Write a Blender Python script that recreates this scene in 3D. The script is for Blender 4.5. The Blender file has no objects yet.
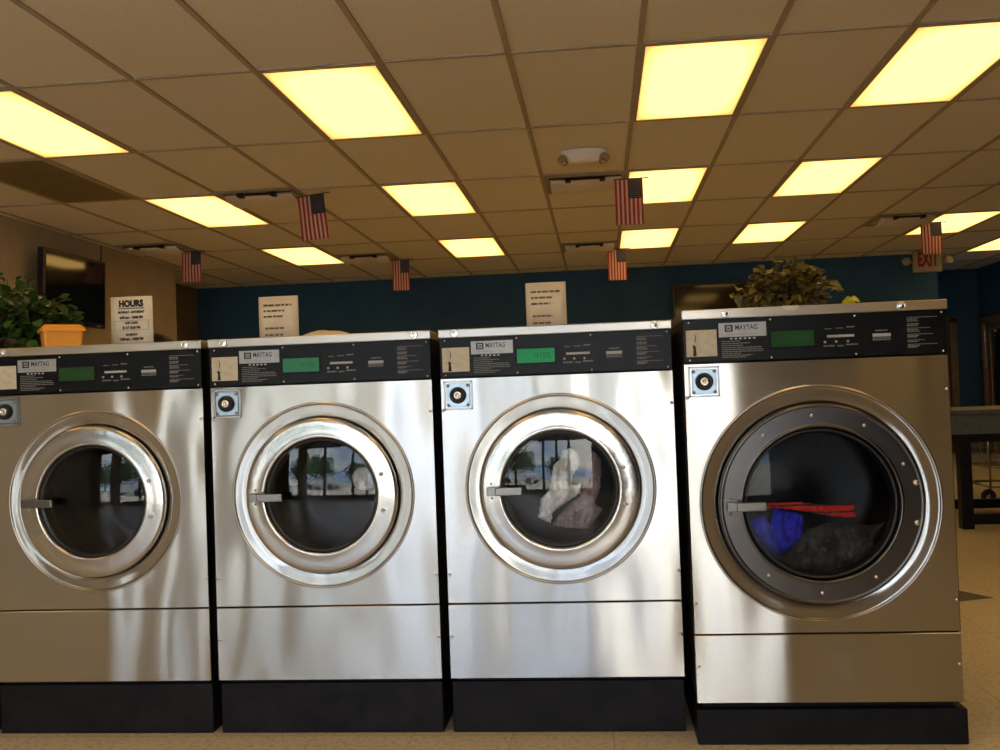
import bpy, bmesh, math, random
from mathutils import Vector, Matrix, noise
C = bpy.context.scene.collection
SC = bpy.context.scene
PI = math.pi

# ------------------------------------------------------------------ camera
cam = bpy.data.cameras.new('camera'); co = bpy.data.objects.new('camera', cam); C.objects.link(co)
cam.sensor_width = 36.0; cam.sensor_fit = 'HORIZONTAL'; cam.lens = 36.0 * 1006.27 / 1000.0
cam.clip_start = 0.05; cam.clip_end = 300
_r = Vector((0.99436137, 0.09971734, -0.03608219)); _u = Vector((0.03823839, -0.01979643, 0.99907253)); _f = Vector((-0.09891055, 0.99481885, 0.02349784))
m = Matrix(((_r.x, _u.x, -_f.x, 0), (_r.y, _u.y, -_f.y, 0), (_r.z, _u.z, -_f.z, 1.0176), (0, 0, 0, 1)))
co.matrix_world = m
SC.camera = co

# ------------------------------------------------------------------ world / exposure
SC.view_settings.view_transform = 'Standard'; SC.view_settings.look = 'None'
SC.view_settings.exposure = 0.0; SC.view_settings.gamma = 1.0; SC.view_settings.use_curve_mapping = False
try:
    SC.cycles.use_denoising = True
    SC.cycles.max_bounces = 10; SC.cycles.diffuse_bounces = 5; SC.cycles.glossy_bounces = 5
    SC.cycles.sample_clamp_indirect = 8
except Exception: pass
W = bpy.data.worlds.new('sky'); SC.world = W; W.use_nodes = True
nt = W.node_tree; nt.nodes.clear()
tc = nt.nodes.new('ShaderNodeTexCoord'); mp = nt.nodes.new('ShaderNodeMapping'); mp.inputs['Scale'].default_value = (1, 1, 2.6)
nz = nt.nodes.new('ShaderNodeTexNoise'); nz.inputs['Scale'].default_value = 2.6; nz.inputs['Detail'].default_value = 6
rp = nt.nodes.new('ShaderNodeValToRGB'); rp.color_ramp.elements[0].position = 0.44; rp.color_ramp.elements[1].position = 0.62
rp.color_ramp.elements[0].color = (0.27, 0.39, 0.62, 1); rp.color_ramp.elements[1].color = (1.0, 0.94, .84, 1)
bg = nt.nodes.new('ShaderNodeBackground'); bg.inputs['Strength'].default_value = 9.5
ow = nt.nodes.new('ShaderNodeOutputWorld')
nt.links.new(tc.outputs['Generated'], mp.inputs[0]); nt.links.new(mp.outputs[0], nz.inputs['Vector'])
nt.links.new(nz.outputs['Fac'], rp.inputs[0]); nt.links.new(rp.outputs[0], bg.inputs['Color']); nt.links.new(bg.outputs[0], ow.inputs[0])
sl = bpy.data.lights.new('sun', 'SUN'); sl.energy = 32.0; sl.angle = 0.01; sl.color = (1, .91, .76)
so = bpy.data.objects.new('sun', sl); C.objects.link(so); so.rotation_euler = (math.radians(-38), math.radians(12), 0); so.location = (0, 5, 20)
pl = bpy.data.lights.new('window_portal', 'AREA'); pl.shape = 'RECTANGLE'; pl.size = 4.6; pl.size_y = 2.25
po = bpy.data.objects.new('window_portal', pl); C.objects.link(po); po.location = (-1.3, -3.12, 1.3); po.rotation_euler = (PI / 2, 0, 0)
try: pl.cycles.is_portal = True
except Exception: pass

# ------------------------------------------------------------------ materials
def principled(name, col, rough=.5, metal=0.0, spec=.5, **k):
    mt = bpy.data.materials.new(name); mt.use_nodes = True
    b = mt.node_tree.nodes['Principled BSDF']
    b.inputs['Base Color'].default_value = (*col, 1); b.inputs['Roughness'].default_value = rough
    b.inputs['Metallic'].default_value = metal; b.inputs['Specular IOR Level'].default_value = spec
    for a, v in k.items(): b.inputs[a.replace('_', ' ')].default_value = v
    return mt
def N(mt, t, **ins):
    n = mt.node_tree.nodes.new(t)
    for a, v in ins.items(): n.inputs[a.replace('_', ' ')].default_value = v
    return n
def L(mt, a, b): mt.node_tree.links.new(a, b)
def B(mt): return mt.node_tree.nodes['Principled BSDF']
def noisy(mt, c1, c2, scale=20, detail=4, bump=0, stretch=(1, 1, 1), lo=.35, hi=.65):
    t = N(mt, 'ShaderNodeTexCoord'); mpn = N(mt, 'ShaderNodeMapping', Scale=stretch); n = N(mt, 'ShaderNodeTexNoise', Scale=scale, Detail=detail)
    r = N(mt, 'ShaderNodeValToRGB'); e = r.color_ramp.elements
    e[0].position = lo; e[1].position = hi; e[0].color = (*c1, 1); e[1].color = (*c2, 1)
    L(mt, t.outputs['Object'], mpn.inputs[0]); L(mt, mpn.outputs[0], n.inputs['Vector']); L(mt, n.outputs['Fac'], r.inputs[0]); L(mt, r.outputs[0], B(mt).inputs['Base Color'])
    if bump:
        bp = N(mt, 'ShaderNodeBump', Strength=bump, Distance=.01); L(mt, n.outputs['Fac'], bp.inputs['Height']); L(mt, bp.outputs[0], B(mt).inputs['Normal'])
    return mt
def steel(name, col, rough, aniso, wav=.5, rot=0.0):
    mt = principled(name, col, rough, 1.0, Anisotropic=aniso, Anisotropic_Rotation=rot)
    tg = N(mt, 'ShaderNodeTangent'); tg.direction_type = 'RADIAL'; tg.axis = 'Z'
    L(mt, tg.outputs[0], B(mt).inputs['Tangent'])
    t = N(mt, 'ShaderNodeTexCoord'); g = N(mt, 'ShaderNodeNewGeometry')
    mpn = N(mt, 'ShaderNodeMapping', Scale=(2.6, 1, .9)); n = N(mt, 'ShaderNodeTexNoise', Scale=1.6, Detail=1)
    L(mt, g.outputs['Position'], mpn.inputs[0]); L(mt, mpn.outputs[0], n.inputs['Vector'])
    mp2 = N(mt, 'ShaderNodeMapping', Scale=(3, 3, 420)); n2 = N(mt, 'ShaderNodeTexNoise', Scale=1.0, Detail=2)
    L(mt, t.outputs['Object'], mp2.inputs[0]); L(mt, mp2.outputs[0], n2.inputs['Vector'])
    b1 = N(mt, 'ShaderNodeBump', Strength=wav, Distance=.02); b2 = N(mt, 'ShaderNodeBump', Strength=.05, Distance=.0006)
    L(mt, n.outputs['Fac'], b1.inputs['Height']); L(mt, n2.outputs['Fac'], b2.inputs['Height']); L(mt, b1.outputs[0], b2.inputs['Normal']); L(mt, b2.outputs[0], B(mt).inputs['Normal'])
    mpr = N(mt, 'ShaderNodeMapRange'); mpr.inputs['To Min'].default_value = rough * .85; mpr.inputs['To Max'].default_value = rough * 1.2
    L(mt, n2.outputs['Fac'], mpr.inputs['Value']); L(mt, mpr.outputs[0], B(mt).inputs['Roughness'])
    return mt
M = {}
M['steel'] = steel('brushed_steel', (.51, .49, .46), .22, 1.0, .8, .25)
M['lid'] = steel('lid_steel', (.55, .53, .50), .34, .8, .2, .25)
M['chrome'] = principled('polished_steel', (.56, .54, .51), .2, 1.0)
n_ = N(M['chrome'], 'ShaderNodeTexNoise', Scale=9.0, Detail=2); b_ = N(M['chrome'], 'ShaderNodeBump', Strength=.12, Distance=.01)
L(M['chrome'], n_.outputs['Fac'], b_.inputs['Height']); L(M['chrome'], b_.outputs[0], B(M['chrome']).inputs['Normal'])
M['handle'] = principled('handle_steel', (.19, .18, .175), .25, 1.0)
M['darksteel'] = principled('dull_steel', (.30, .30, .30), .3, 1.0)
M['screw'] = principled('screw_steel', (.75, .74, .72), .2, 1.0)
M['black'] = noisy(principled('black_panel', (.006, .0065, .008), .32, spec=.14), (.005, .0055, .007), (.007, .008, .009), 30)
M['blackpaint'] = noisy(principled('black_paint', (.009, .009, .011), .45, spec=.15), (.007, .007, .009), (.014, .013, .016), 14)
M['cab'] = noisy(principled('cabinet_side', (.05, .05, .05), .5, .4), (.04, .04, .04), (.06, .06, .06), 8)
M['rubber'] = noisy(principled('black_rubber', (.008, .008, .008), .45), (.006, .006, .006), (.011, .011, .011), 40)
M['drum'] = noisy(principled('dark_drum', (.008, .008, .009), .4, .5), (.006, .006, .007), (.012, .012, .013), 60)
M['logo'] = noisy(principled('silver_label', (.36, .36, .37), .4, .3), (.34, .34, .35), (.40, .40, .41), 50)
M['cream'] = noisy(principled('cream_label', (.55, .48, .36), .5), (.50, .44, .33), (.60, .53, .40), 60)
M['print'] = principled('pale_print', (.42, .42, .42), .6)
M['printdim'] = principled('dim_print', (.20, .20, .20), .6)
M['ink'] = principled('black_ink', (.012, .012, .014), .6)
M['greyink'] = principled('grey_ink', (.14, .11, .08), .7)
M['coin'] = noisy(principled('blued_zinc', (.34, .42, .50), .3, .8), (.30, .38, .46), (.42, .50, .57), 12)
M['paper'] = noisy(principled('paper', (.72, .66, .56), .8), (.68, .62, .53), (.76, .70, .59), 14)
M['paperw'] = noisy(principled('white_paper', (.70, .66, .60), .8), (.66, .62, .56), (.74, .70, .63), 14)
def lcd(name, col, s):
    mt = principled(name, (.01, .03, .01), .5, spec=.15)
    B(mt).inputs['Emission Strength'].default_value = s
    t = N(mt, 'ShaderNodeTexCoord'); n = N(mt, 'ShaderNodeTexNoise', Scale=14.0, Detail=2); r = N(mt, 'ShaderNodeValToRGB')
    e = r.color_ramp.elements; e[0].color = (*[c * .8 for c in col], 1); e[1].color = (*col, 1)
    L(mt, t.outputs['Object'], n.inputs['Vector']); L(mt, n.outputs['Fac'], r.inputs[0]); L(mt, r.outputs[0], B(mt).inputs['Emission Color'])
    return mt
# ceiling panel lamps
M['lamp'] = mt = bpy.data.materials.new('lamp_diffuser'); mt.use_nodes = True; mt.node_tree.nodes.clear()
t = N(mt, 'ShaderNodeTexCoord'); sx = N(mt, 'ShaderNodeSeparateXYZ'); L(mt, t.outputs['Generated'], sx.inputs[0])
def mth(op, a=None, b=None, va=None, vb=None):
    n = mt.node_tree.nodes.new('ShaderNodeMath'); n.operation = op
    if a is not None: L(mt, a, n.inputs[0])
    if va is not None: n.inputs[0].default_value = va
    if b is not None: L(mt, b, n.inputs[1])
    if vb is not None: n.inputs[1].default_value = vb
    return n.outputs[0]
def hump(s):  # 4 v (1-v)
    return mth('MULTIPLY', mth('MULTIPLY', s, mth('SUBTRACT', None, s, va=1.0)), vb=4.0)
hx = mth('POWER', hump(sx.outputs['X']), vb=.45); hy = mth('POWER', hump(sx.outputs['Y']), vb=.35)
h = mth('MULTIPLY', hx, hy)
r = N(mt, 'ShaderNodeValToRGB'); e = r.color_ramp.elements
e[0].position = .15; e[0].color = (.42, .22, .05, 1); e[1].position = .6; e[1].color = (1.0, .58, .165, 1)
L(mt, h, r.inputs[0])
em = N(mt, 'ShaderNodeEmission', Strength=3.2); L(mt, r.outputs[0], em.inputs['Color'])
o_ = N(mt, 'ShaderNodeOutputMaterial'); L(mt, em.outputs[0], o_.inputs[0])
# glass (single reflective sheet)
def sheet_glass(name, tint, ior=1.5, rough=0.0):
    mt = bpy.data.materials.new(name); mt.use_nodes = True; mt.node_tree.nodes.clear()
    tr = N(mt, 'ShaderNodeBsdfTransparent', Color=(*tint, 1)); gl = N(mt, 'ShaderNodeBsdfGlossy', Color=(1, 1, 1, 1), Roughness=rough)
    fr = N(mt, 'ShaderNodeFresnel', IOR=ior); mx = N(mt, 'ShaderNodeMixShader'); o = N(mt, 'ShaderNodeOutputMaterial')
    L(mt, fr.outputs[0], mx.inputs[0]); L(mt, tr.outputs[0], mx.inputs[1]); L(mt, gl.outputs[0], mx.inputs[2]); L(mt, mx.outputs[0], o.inputs[0])
    return mt
M['doorglass'] = sheet_glass('porthole_glass', (.97, .97, .98), 1.46)
M['doorglass4'] = sheet_glass('large_porthole_glass', (.97, .97, .98), 1.28)
M['winglass'] = sheet_glass('window_glass', (.95, .97, .96), 1.3)
M['tint'] = sheet_glass('dark_door_glass', (.35, .33, .3), 1.5)
M['screenblack'] = principled('screen_black', (.004, .004, .005), .08, spec=.6)
M['tvframe'] = principled('screen_bezel', (.006, .006, .007), .3)
M['tile'] = noisy(principled('ceiling_tile', (.86, .82, .72), .95, spec=.1), (.77, .735, .645), (.87, .83, .73), 90, 3, .15, lo=.3, hi=.7)
M['tbar'] = noisy(principled('ceiling_bar', (.44, .37, .28), .7), (.40, .34, .25), (.47, .40, .30), 20)
M['wallblue'] = noisy(principled('blue_paint', (.034, .10, .21), .7, spec=.2), (.031, .093, .195), (.038, .11, .225), 3)
M['walltan'] = noisy(principled('tan_paint', (.46, .38, .27), .8), (.43, .355, .25), (.48, .40, .285), 3)
M['wallbrown'] = noisy(principled('brown_for_reflection', (.07, .045, .028), .6), (.055, .036, .022), (.085, .055, .033), 5, 4, 0, (4, 4, .5))  # unseen front wall part, coloured dark so the large washer's steel reflects brown
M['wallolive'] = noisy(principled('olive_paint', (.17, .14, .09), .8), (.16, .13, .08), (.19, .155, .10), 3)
M['vent'] = noisy(principled('vent_paint', (.80, .76, .68), .5), (.77, .73, .65), (.84, .80, .72), 10)
M['ventframe'] = noisy(principled('vent_frame_paint', (.30, .26, .20), .5), (.27, .23, .18), (.33, .29, .22), 10)
M['ventdark'] = principled('vent_dark', (.02, .017, .012), .8)
M['unlit'] = noisy(principled('unlit_diffuser', (.20, .15, .07), .5), (.17, .13, .06), (.22, .17, .08), 6)
M['lampframe'] = noisy(principled('lamp_frame', (.45, .38, .27), .6), (.42, .35, .25), (.48, .41, .29), 10)
M['white'] = noisy(principled('white_plastic', (.85, .82, .76), .4), (.83, .80, .74), (.87, .84, .78), 8)
M['red'] = principled('flag_red', (.36, .018, .02), .8)
M['flagwhite'] = principled('flag_white', (.62, .46, .38), .8)
M['blue'] = principled('flag_blue', (.02, .022, .06), .8)
M['stick'] = noisy(principled('dark_stick', (.05, .03, .02), .6), (.04, .025, .015), (.06, .04, .025), 20)
M['exitface'] = noisy(principled('exit_face', (.42, .36, .26), .5), (.39, .33, .24), (.45, .39, .28), 8)
M['exitred'] = principled('exit_red', (.30, .008, .01), .5)
M['wood'] = noisy(principled('door_wood', (.20, .13, .06), .5), (.15, .09, .04), (.25, .165, .08), 6, 4, 0, (6, 6, .6))
M['tabletop'] = noisy(principled('grey_laminate', (.10, .115, .13), .35), (.09, .105, .12), (.115, .13, .145), 30)
M['orangebox'] = noisy(principled('orange_plastic', (.78, .33, .03), .45), (.74, .31, .03), (.82, .35, .035), 6)
def leafmat(name, c1, c2):
    mt = principled(name, c1, .4)
    oi = N(mt, 'ShaderNodeNewGeometry'); r = N(mt, 'ShaderNodeValToRGB'); e = r.color_ramp.elements
    e[0].color = (*c1, 1); e[1].color = (*c2, 1)
    L(mt, oi.outputs['Random Per Island'], r.inputs[0]); L(mt, r.outputs[0], B(mt).inputs['Base Color']); return mt
M['leafgreen'] = leafmat('green_leaf', (.006, .02, .003), (.035, .10, .010))
M['leafolive'] = leafmat('olive_leaf', (.025, .026, .005), (.20, .16, .03))
M['leaftree'] = leafmat('tree_leaf', (.02, .05, .01), (.06, .12, .02))
M['leafyellow'] = principled('yellow_green_leaf', (.50, .50, .03), .45)
M['stem'] = noisy(principled('stem', (.06, .05, .02), .7), (.05, .04, .015), (.08, .065, .03), 20)
M['wicker'] = noisy(principled('wicker', (.10, .06, .03), .8), (.06, .035, .015), (.14, .09, .045), 60, 3, .3)
M['asphalt'] = noisy(principled('parking_lot', (.44, .41, .37), .9), (.40, .37, .335), (.48, .45, .41), 3)
M['alum'] = principled('dark_aluminium', (.06, .05, .045), .4, .6)
M['carpaint'] = principled('silver_paint', (.45, .48, .52), .25, .5)
# floor: vinyl tiles
M['floor'] = mt = principled('floor_tile', (.5, .45, .35), .32)
t = N(mt, 'ShaderNodeNewGeometry'); br = N(mt, 'ShaderNodeTexBrick'); br.offset = 0
br.inputs['Scale'].default_value = 1.0; br.inputs['Brick Width'].default_value = .305; br.inputs['Row Height'].default_value = .305; br.inputs['Mortar Size'].default_value = .0012
br.inputs['Color1'].default_value = (.60, .535, .41, 1); br.inputs['Color2'].default_value = (.645, .575, .445, 1); br.inputs['Mortar'].default_value = (.30, .26, .19, 1)
L(mt, t.outputs['Position'], br.inputs['Vector'])
n = N(mt, 'ShaderNodeTexNoise', Scale=60.0, Detail=5); L(mt, t.outputs['Position'], n.inputs['Vector'])
r = N(mt, 'ShaderNodeValToRGB'); e = r.color_ramp.elements; e[0].position = .36; e[1].position = .5; e[0].color = (.72, .70, .66, 1); e[1].color = (1, 1, 1, 1)
L(mt, n.outputs['Fac'], r.inputs[0]); mx = N(mt, 'ShaderNodeMix'); mx.data_type = 'RGBA'; mx.blend_type = 'MULTIPLY'; mx.inputs[0].default_value = 1
L(mt, br.outputs['Color'], mx.inputs[6]); L(mt, r.outputs[0], mx.inputs[7]); L(mt, mx.outputs[2], B(mt).inputs['Base Color'])
M['greentile'] = noisy(principled('dark_green_tile', (.05, .075, .045), .35), (.04, .06, .035), (.07, .10, .06), 40)

# ------------------------------------------------------------------ mesh helpers
class MB:
    def __init__(s): s.v = []; s.f = []; s.mi = []; s.sm = []
    def add(s, v, f, mi=0, smooth=False):
        b = len(s.v); s.v += [tuple(p) for p in v]
        for q in f: s.f.append(tuple(b + i for i in q)); s.mi.append(mi); s.sm.append(smooth)
        return s
    def box(s, x0, x1, y0, y1, z0, z1, mi=0):
        v = [(x, y, z) for x in (x0, x1) for y in (y0, y1) for z in (z0, z1)]
        return s.add(v, [(0, 1, 3, 2), (4, 6, 7, 5), (0, 4, 5, 1), (2, 3, 7, 6), (0, 2, 6, 4), (1, 5, 7, 3)], mi)
    def bbox(s, x0, x1, y0, y1, z0, z1, r=.004, mi=0, seg=2):  # bevelled box
        bm = bmesh.new(); bmesh.ops.create_cube(bm, size=1)
        for v in bm.verts: v.co = Vector(((x0 + x1) / 2 + v.co.x * (x1 - x0), (y0 + y1) / 2 + v.co.y * (y1 - y0), (z0 + z1) / 2 + v.co.z * (z1 - z0)))
        bmesh.ops.bevel(bm, geom=bm.edges[:], offset=r, segments=seg, affect='EDGES', profile=.5)
        bm.verts.index_update(); s.add([v.co for v in bm.verts], [[v.index for v in f.verts] for f in bm.faces], mi); bm.free(); return s
    def lathe(s, prof, c=(0, 0, 0), axis='Y', n=72, mi=0, smooth=True, closed=False):
        """prof: (radius, along) pairs"""
        v = []; f = []
        for (r, a) in prof:
            for k in range(n):
                t = 2 * PI * k / n; p, q = r * math.cos(t), r * math.sin(t)
                if axis == 'Y': v.append((c[0] + p, c[1] + a, c[2] + q))
                elif axis == 'Z': v.append((c[0] + p, c[1] + q, c[2] + a))
                else: v.append((c[0] + a, c[1] + p, c[2] + q))
        m_ = len(prof)
        for i in range(m_ if closed else m_ - 1):
            j = (i + 1) % m_
            for k in range(n):
                l = (k + 1) % n; f.append((i * n + k, i * n + l, j * n + l, j * n + k))
        if not closed:
            if prof[0][0] > 1e-6 and prof[0][0] < 1e9: pass
        return s.add(v, f, mi, smooth)
    def disc(s, r, c, axis='Y', n=32, mi=0):
        v = []
        for k in range(n):
            t = 2 * PI * k / n; p, q = r * math.cos(t), r * math.sin(t)
            v.append((c[0] + p, c[1], c[2] + q) if axis == 'Y' else (c[0] + p, c[1] + q, c[2]) if axis == 'Z' else (c[0], c[1] + p, c[2] + q))
        return s.add(v, [tuple(range(n))], mi)
    def tube(s, pts, r, n=8, mi=0, cap=True):
        pts = [Vector(p) for p in pts]; rr = r if isinstance(r, (list, tuple)) else [r] * len(pts)
        v = []; f = []
        for i, p in enumerate(pts):
            d = (pts[min(i + 1, len(pts) - 1)] - pts[max(i - 1, 0)]).normalized()
            a = d.orthogonal().normalized() if i == 0 else (a - d * a.dot(d)).normalized()
            b = d.cross(a)
            for k in range(n):
                t = 2 * PI * k / n; v.append(p + (a * math.cos(t) + b * math.sin(t)) * rr[i])
        for i in range(len(pts) - 1):
            for k in range(n): l = (k + 1) % n; f.append((i * n + k, i * n + l, (i + 1) * n + l, (i + 1) * n + k))
        if cap: f.append(tuple(range(n))[::-1]); f.append(tuple((len(pts) - 1) * n + k for k in range(n)))
        return s.add(v, f, mi, True)
    def build(s, name, mats, parent=None, fix=True):
        me = bpy.data.meshes.new(name); me.from_pydata(s.v, [], s.f)
        for mm in (mats if isinstance(mats, list) else [mats]): me.materials.append(mm)
        for p, a, b in zip(me.polygons, s.mi, s.sm): p.material_index = a; p.use_smooth = b
        if fix:
            bm = bmesh.new(); bm.from_mesh(me); bmesh.ops.recalc_face_normals(bm, faces=bm.faces[:]); bm.to_mesh(me); bm.free()
        me.update()
        o = bpy.data.objects.new(name, me); C.objects.link(o)
        if parent: o.parent = parent
        return o
def tag(o, label, cat, group=None, kind=None):
    o['label'] = label; o['category'] = cat
    if group: o['group'] = group
    if kind: o['kind'] = kind
    return o
def empty(name, loc, label, cat, group=None, rz=0):
    o = bpy.data.objects.new(name, None); C.objects.link(o); o.location = loc; o.rotation_euler = (0, 0, rz); o.empty_display_size = .1
    return tag(o, label, cat, group)
def struct(o): o['kind'] = 'structure'; return o
def copy_tree(o, parent=None):
    c = o.copy(); C.objects.link(c)
    if parent: c.parent = parent
    for ch in list(o.children): copy_tree(ch, c)
    return c
def text_mb(mb, body, size, x, z, y, align='CENTER', bold=0.0, mi=0, xs=1.0, thick=.0003):
    """flat lettering facing -Y, added to a mesh builder"""
    cu = bpy.data.curves.new('lettering', 'FONT'); cu.body = body; cu.size = size; cu.align_x = align; cu.align_y = 'CENTER'; cu.offset = bold; cu.extrude = thick; cu.resolution_u = 3
    ob = bpy.data.objects.new('lettering', cu); C.objects.link(ob)
    me = bpy.data.meshes.new_from_object(ob.evaluated_get(bpy.context.evaluated_depsgraph_get()))
    mb.add([(x + v.co.x * xs, y - v.co.z, z + v.co.y) for v in me.vertices], [tuple(p.vertices) for p in me.polygons], mi)
    bpy.data.objects.remove(ob); bpy.data.curves.remove(cu); bpy.data.meshes.remove(me)

# ================================================================== THE ROOM
H = 2.6281; GX0, GY0, CW, CD = -1.5894, 4.6454, .61, 1.3157
XL, XR, YF, YB = -4.72, 5.43, -3.0, 12.95
def plane(name, v, mat):
    return struct(MB().add(v, [tuple(range(len(v)))]).build(name, mat, fix=False))
struct(MB().box(-5.45, 5.6, YF, 15.2, -.06, 0).build('floor', M['floor']))
struct(MB().box(-5.45, 5.6, YF - .1, 15.2, H + .004, H + .1).build('ceiling', M['tile']))
struct(MB().box(-5.45, XL, YF, 10.9, 0, H + .004).build('wall_left', M['walltan']))
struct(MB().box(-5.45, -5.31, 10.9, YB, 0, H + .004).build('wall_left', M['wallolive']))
struct(MB().box(-5.45, 4.21, YB, YB + .12, 0, H + .004).build('wall_back', M['wallblue']))
struct(MB().box(4.21 - .12, 4.21, YB + .12, 15.0, 0, H + .004).build('wall_recess', M['wallblue']))
# recess back wall with a doorway, right wall with a doorway
rb = MB().box(4.09, 4.22, 15.0, 15.12, 0, H + .004).box(5.06, 5.6, 15.0, 15.12, 0, H + .004).box(4.22, 5.06, 15.0, 15.12, 1.93, H + .004)
struct(rb.build('wall_rear', M['wallblue']))
rw = MB().box(XR, 5.6, YF, 13.75, 0, H + .004).box(XR, 5.6, 14.85, 15.0, 0, H + .004).box(XR, 5.6, 13.75, 14.85, 1.88, H + .004)
struct(rw.build('wall_right', M['wallblue']))
def door(name, frame, panel, glass, handle, mats):
    d = struct(frame.build(name, M['wood'])); panel.build('door_panel', M['wood'], d); glass.build('pane', M['tint'], d); handle.build('door_handle', M['screw'], d); return d
fr = MB().box(4.22, 4.29, 14.96, 15.1, 0, 1.93).box(5.0, 5.1, 14.96, 15.1, 0, 1.93).box(4.22, 5.1, 14.96, 15.1, 1.88, 1.95)
pn = MB().box(4.29, 4.40, 15.03, 15.07, 0, 1.88).box(4.90, 5.0, 15.03, 15.07, 0, 1.88).box(4.40, 4.90, 15.03, 15.07, 0, .9).box(4.40, 4.90, 15.03, 15.07, 1.78, 1.88)
door('door_1', fr, pn, MB().box(4.40, 4.90, 15.045, 15.05, .9, 1.78), MB().tube([(4.95, 15.02, .98), (4.95, 14.97, .98), (4.86, 14.97, .98)], .009), None)
fr = MB().box(5.38, 5.5, 14.78, 14.87, 0, 1.90).box(5.38, 5.5, 13.73, 13.82, 0, 1.90).box(5.38, 5.5, 13.73, 14.87, 1.83, 1.91)
pn = MB().box(5.44, 5.48, 13.82, 13.92, 0, 1.83).box(5.44, 5.48, 14.68, 14.78, 0, 1.83).box(5.44, 5.48, 13.92, 14.68, 0, .5).box(5.44, 5.48, 13.92, 14.68, 1.75, 1.83)
door('door_2', fr, pn, MB().box(5.455, 5.46, 13.92, 14.68, .5, 1.75), MB().tube([(5.43, 14.70, 1.83), (5.40, 14.62, 1.80), (5.40, 14.35, 1.70)], .012).tube([(5.43, 14.72, 1.2), (5.39, 14.72, 1.2), (5.39, 14.72, 1.8), (5.43, 14.72, 1.8)], .012), None)
# storefront behind the camera
WX = [-3.35, -2.4, -1.1, -.5, .05, 1.12]; WZ0, WZ1 = .12, 2.4
sf = MB().box(XL, -4.35, YF - .1, YF, 0, H).box(-4.35, -3.75, YF - .1, YF, WZ1, H).box(-3.75, WX[0], YF - .1, YF, 0, H).box(-4.35, -3.75, YF - .1, YF, 0, WZ0).box(WX[0], WX[-1], YF - .1, YF, WZ1, H).box(WX[0], WX[-1], YF - .1, YF, 0, WZ0)
struct(sf.build('wall_front', M['walltan']))
struct(MB().box(WX[-1], XR, YF - .1, YF, 0, H).build('wall_front', M['wallbrown']))
wf = MB()
for x in WX: wf.box(x - .055, x + .055, YF - .08, YF - .02, WZ0, WZ1)
wf.box(WX[0] - .03, WX[-1] + .03, YF - .08, YF - .02, WZ0, WZ0 + .06).box(WX[0] - .03, WX[-1] + .03, YF - .08, YF - .02, WZ1 - .06, WZ1)
w1 = struct(wf.build('window_1', M['alum']))
for a, b in zip(WX, WX[1:]): MB().box(a + .03, b - .03, YF - .055, YF - .05, WZ0 + .06, WZ1 - .06).build('pane', M['winglass'], w1)
wf = MB()
for x in (-4.35, -3.75): wf.box(x - .03, x + .03, YF - .08, YF - .02, WZ0, WZ1)
wf.box(-4.32, -3.78, YF - .08, YF - .02, WZ0, WZ0 + .06).box(-4.32, -3.78, YF - .08, YF - .02, WZ1 - .06, WZ1)
w2 = struct(wf.build('window_2', M['alum'])); MB().box(-4.32, -3.78, YF - .055, YF - .05, WZ0 + .06, WZ1 - .06).build('pane', M['winglass'], w2)
# skirting along the back wall
struct(MB().box(-5.31, 4.21, YB - .012, YB, 0, .1).build('baseboard_back', M['blackpaint']))
# ceiling grid bars
tb = MB(); bz0, bz1 = H - .006, H + .004
i = -5
while GX0 + CW * i < XR:
    x = GX0 + CW * i; y1 = YB if x < 4.1 else 15.0
    tb.box(x - .013, x + .013, YF, y1, bz0, bz1); i += 1
j = -5
while GY0 + CD * j < 15.0:
    y = GY0 + CD * j; tb.box(XL if y < 10.9 else -5.3, XR, y - .011, y + .011, bz0 + .0012, bz1); j += 1
    if GY0 + CD * j > YB: XLs = 4.21; tb.box(XLs, XR, GY0 + CD * j - .011, GY0 + CD * j + .011, bz0 + .0012, bz1); break
struct(tb.build('trim_1', M['tbar']))
# green inlaid floor tile
struct(MB().add([(1.58, 4.86, .0006), (1.80, 4.95, .0006), (1.62, 5.30, .0006)], [(0, 1, 2)]).build('floor_inlay', M['greentile'], fix=False))

# ------------------------------------------------------------------ ceiling lamps
def lamp(x, y, label, w=CW, d=CD, lit=True):
    e = empty('ceiling_light', (x + w / 2, y + d / 2, H), label, 'ceiling light', 'fluorescent ceiling panels' if lit else None)
    a, b = w / 2 - .014, d / 2 - .013; z0, z1 = -.0075, .002
    fr = MB().box(-a, -a + .014, -b, b, z0, z1).box(a - .014, a, -b, b, z0, z1).box(-a + .014, a - .014, -b, -b + .014, z0, z1).box(-a + .014, a - .014, b - .014, b, z0, z1)
    fr.build('lamp_frame', M['lampframe'], e)
    MB().box(-a + .014, a - .014, -b + .014, b - .014, -.004, .002).build('diffuser', M['lamp'] if lit else M['unlit'], e)
    return e
def cell(c, r): return GX0 + CW * c, GY0 + CD * r
col_txt = {-3: 'left-hand row of ceiling lights', 0: 'row of lights above the third washer', 3: 'row of lights just right of centre', 5: 'row of lights above the large washer', 8: 'far right row of lights'}
dist = {0: 'nearest and largest glowing yellow ceiling panel in the ', 2: 'second nearest glowing yellow ceiling panel in the ', 4: 'third and smallest glowing yellow ceiling panel in the '}
for c in (-3, 0, 3, 5):
    for r in (0, 2, 4): lamp(*cell(c, r), dist[r] + col_txt[c])
lamp(*cell(8, 4), 'narrow glowing ceiling panel partly behind the flag over the exit sign')
x8 = GX0 + CW * 10; lamp(x8, GY0 + CD * 5.28, 'farthest glowing ceiling panel at right edge, above the wooden doors')
lamp(*cell(-4, 1), 'unlit dark olive ceiling panel between the two left-hand lights', lit=False)
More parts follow.
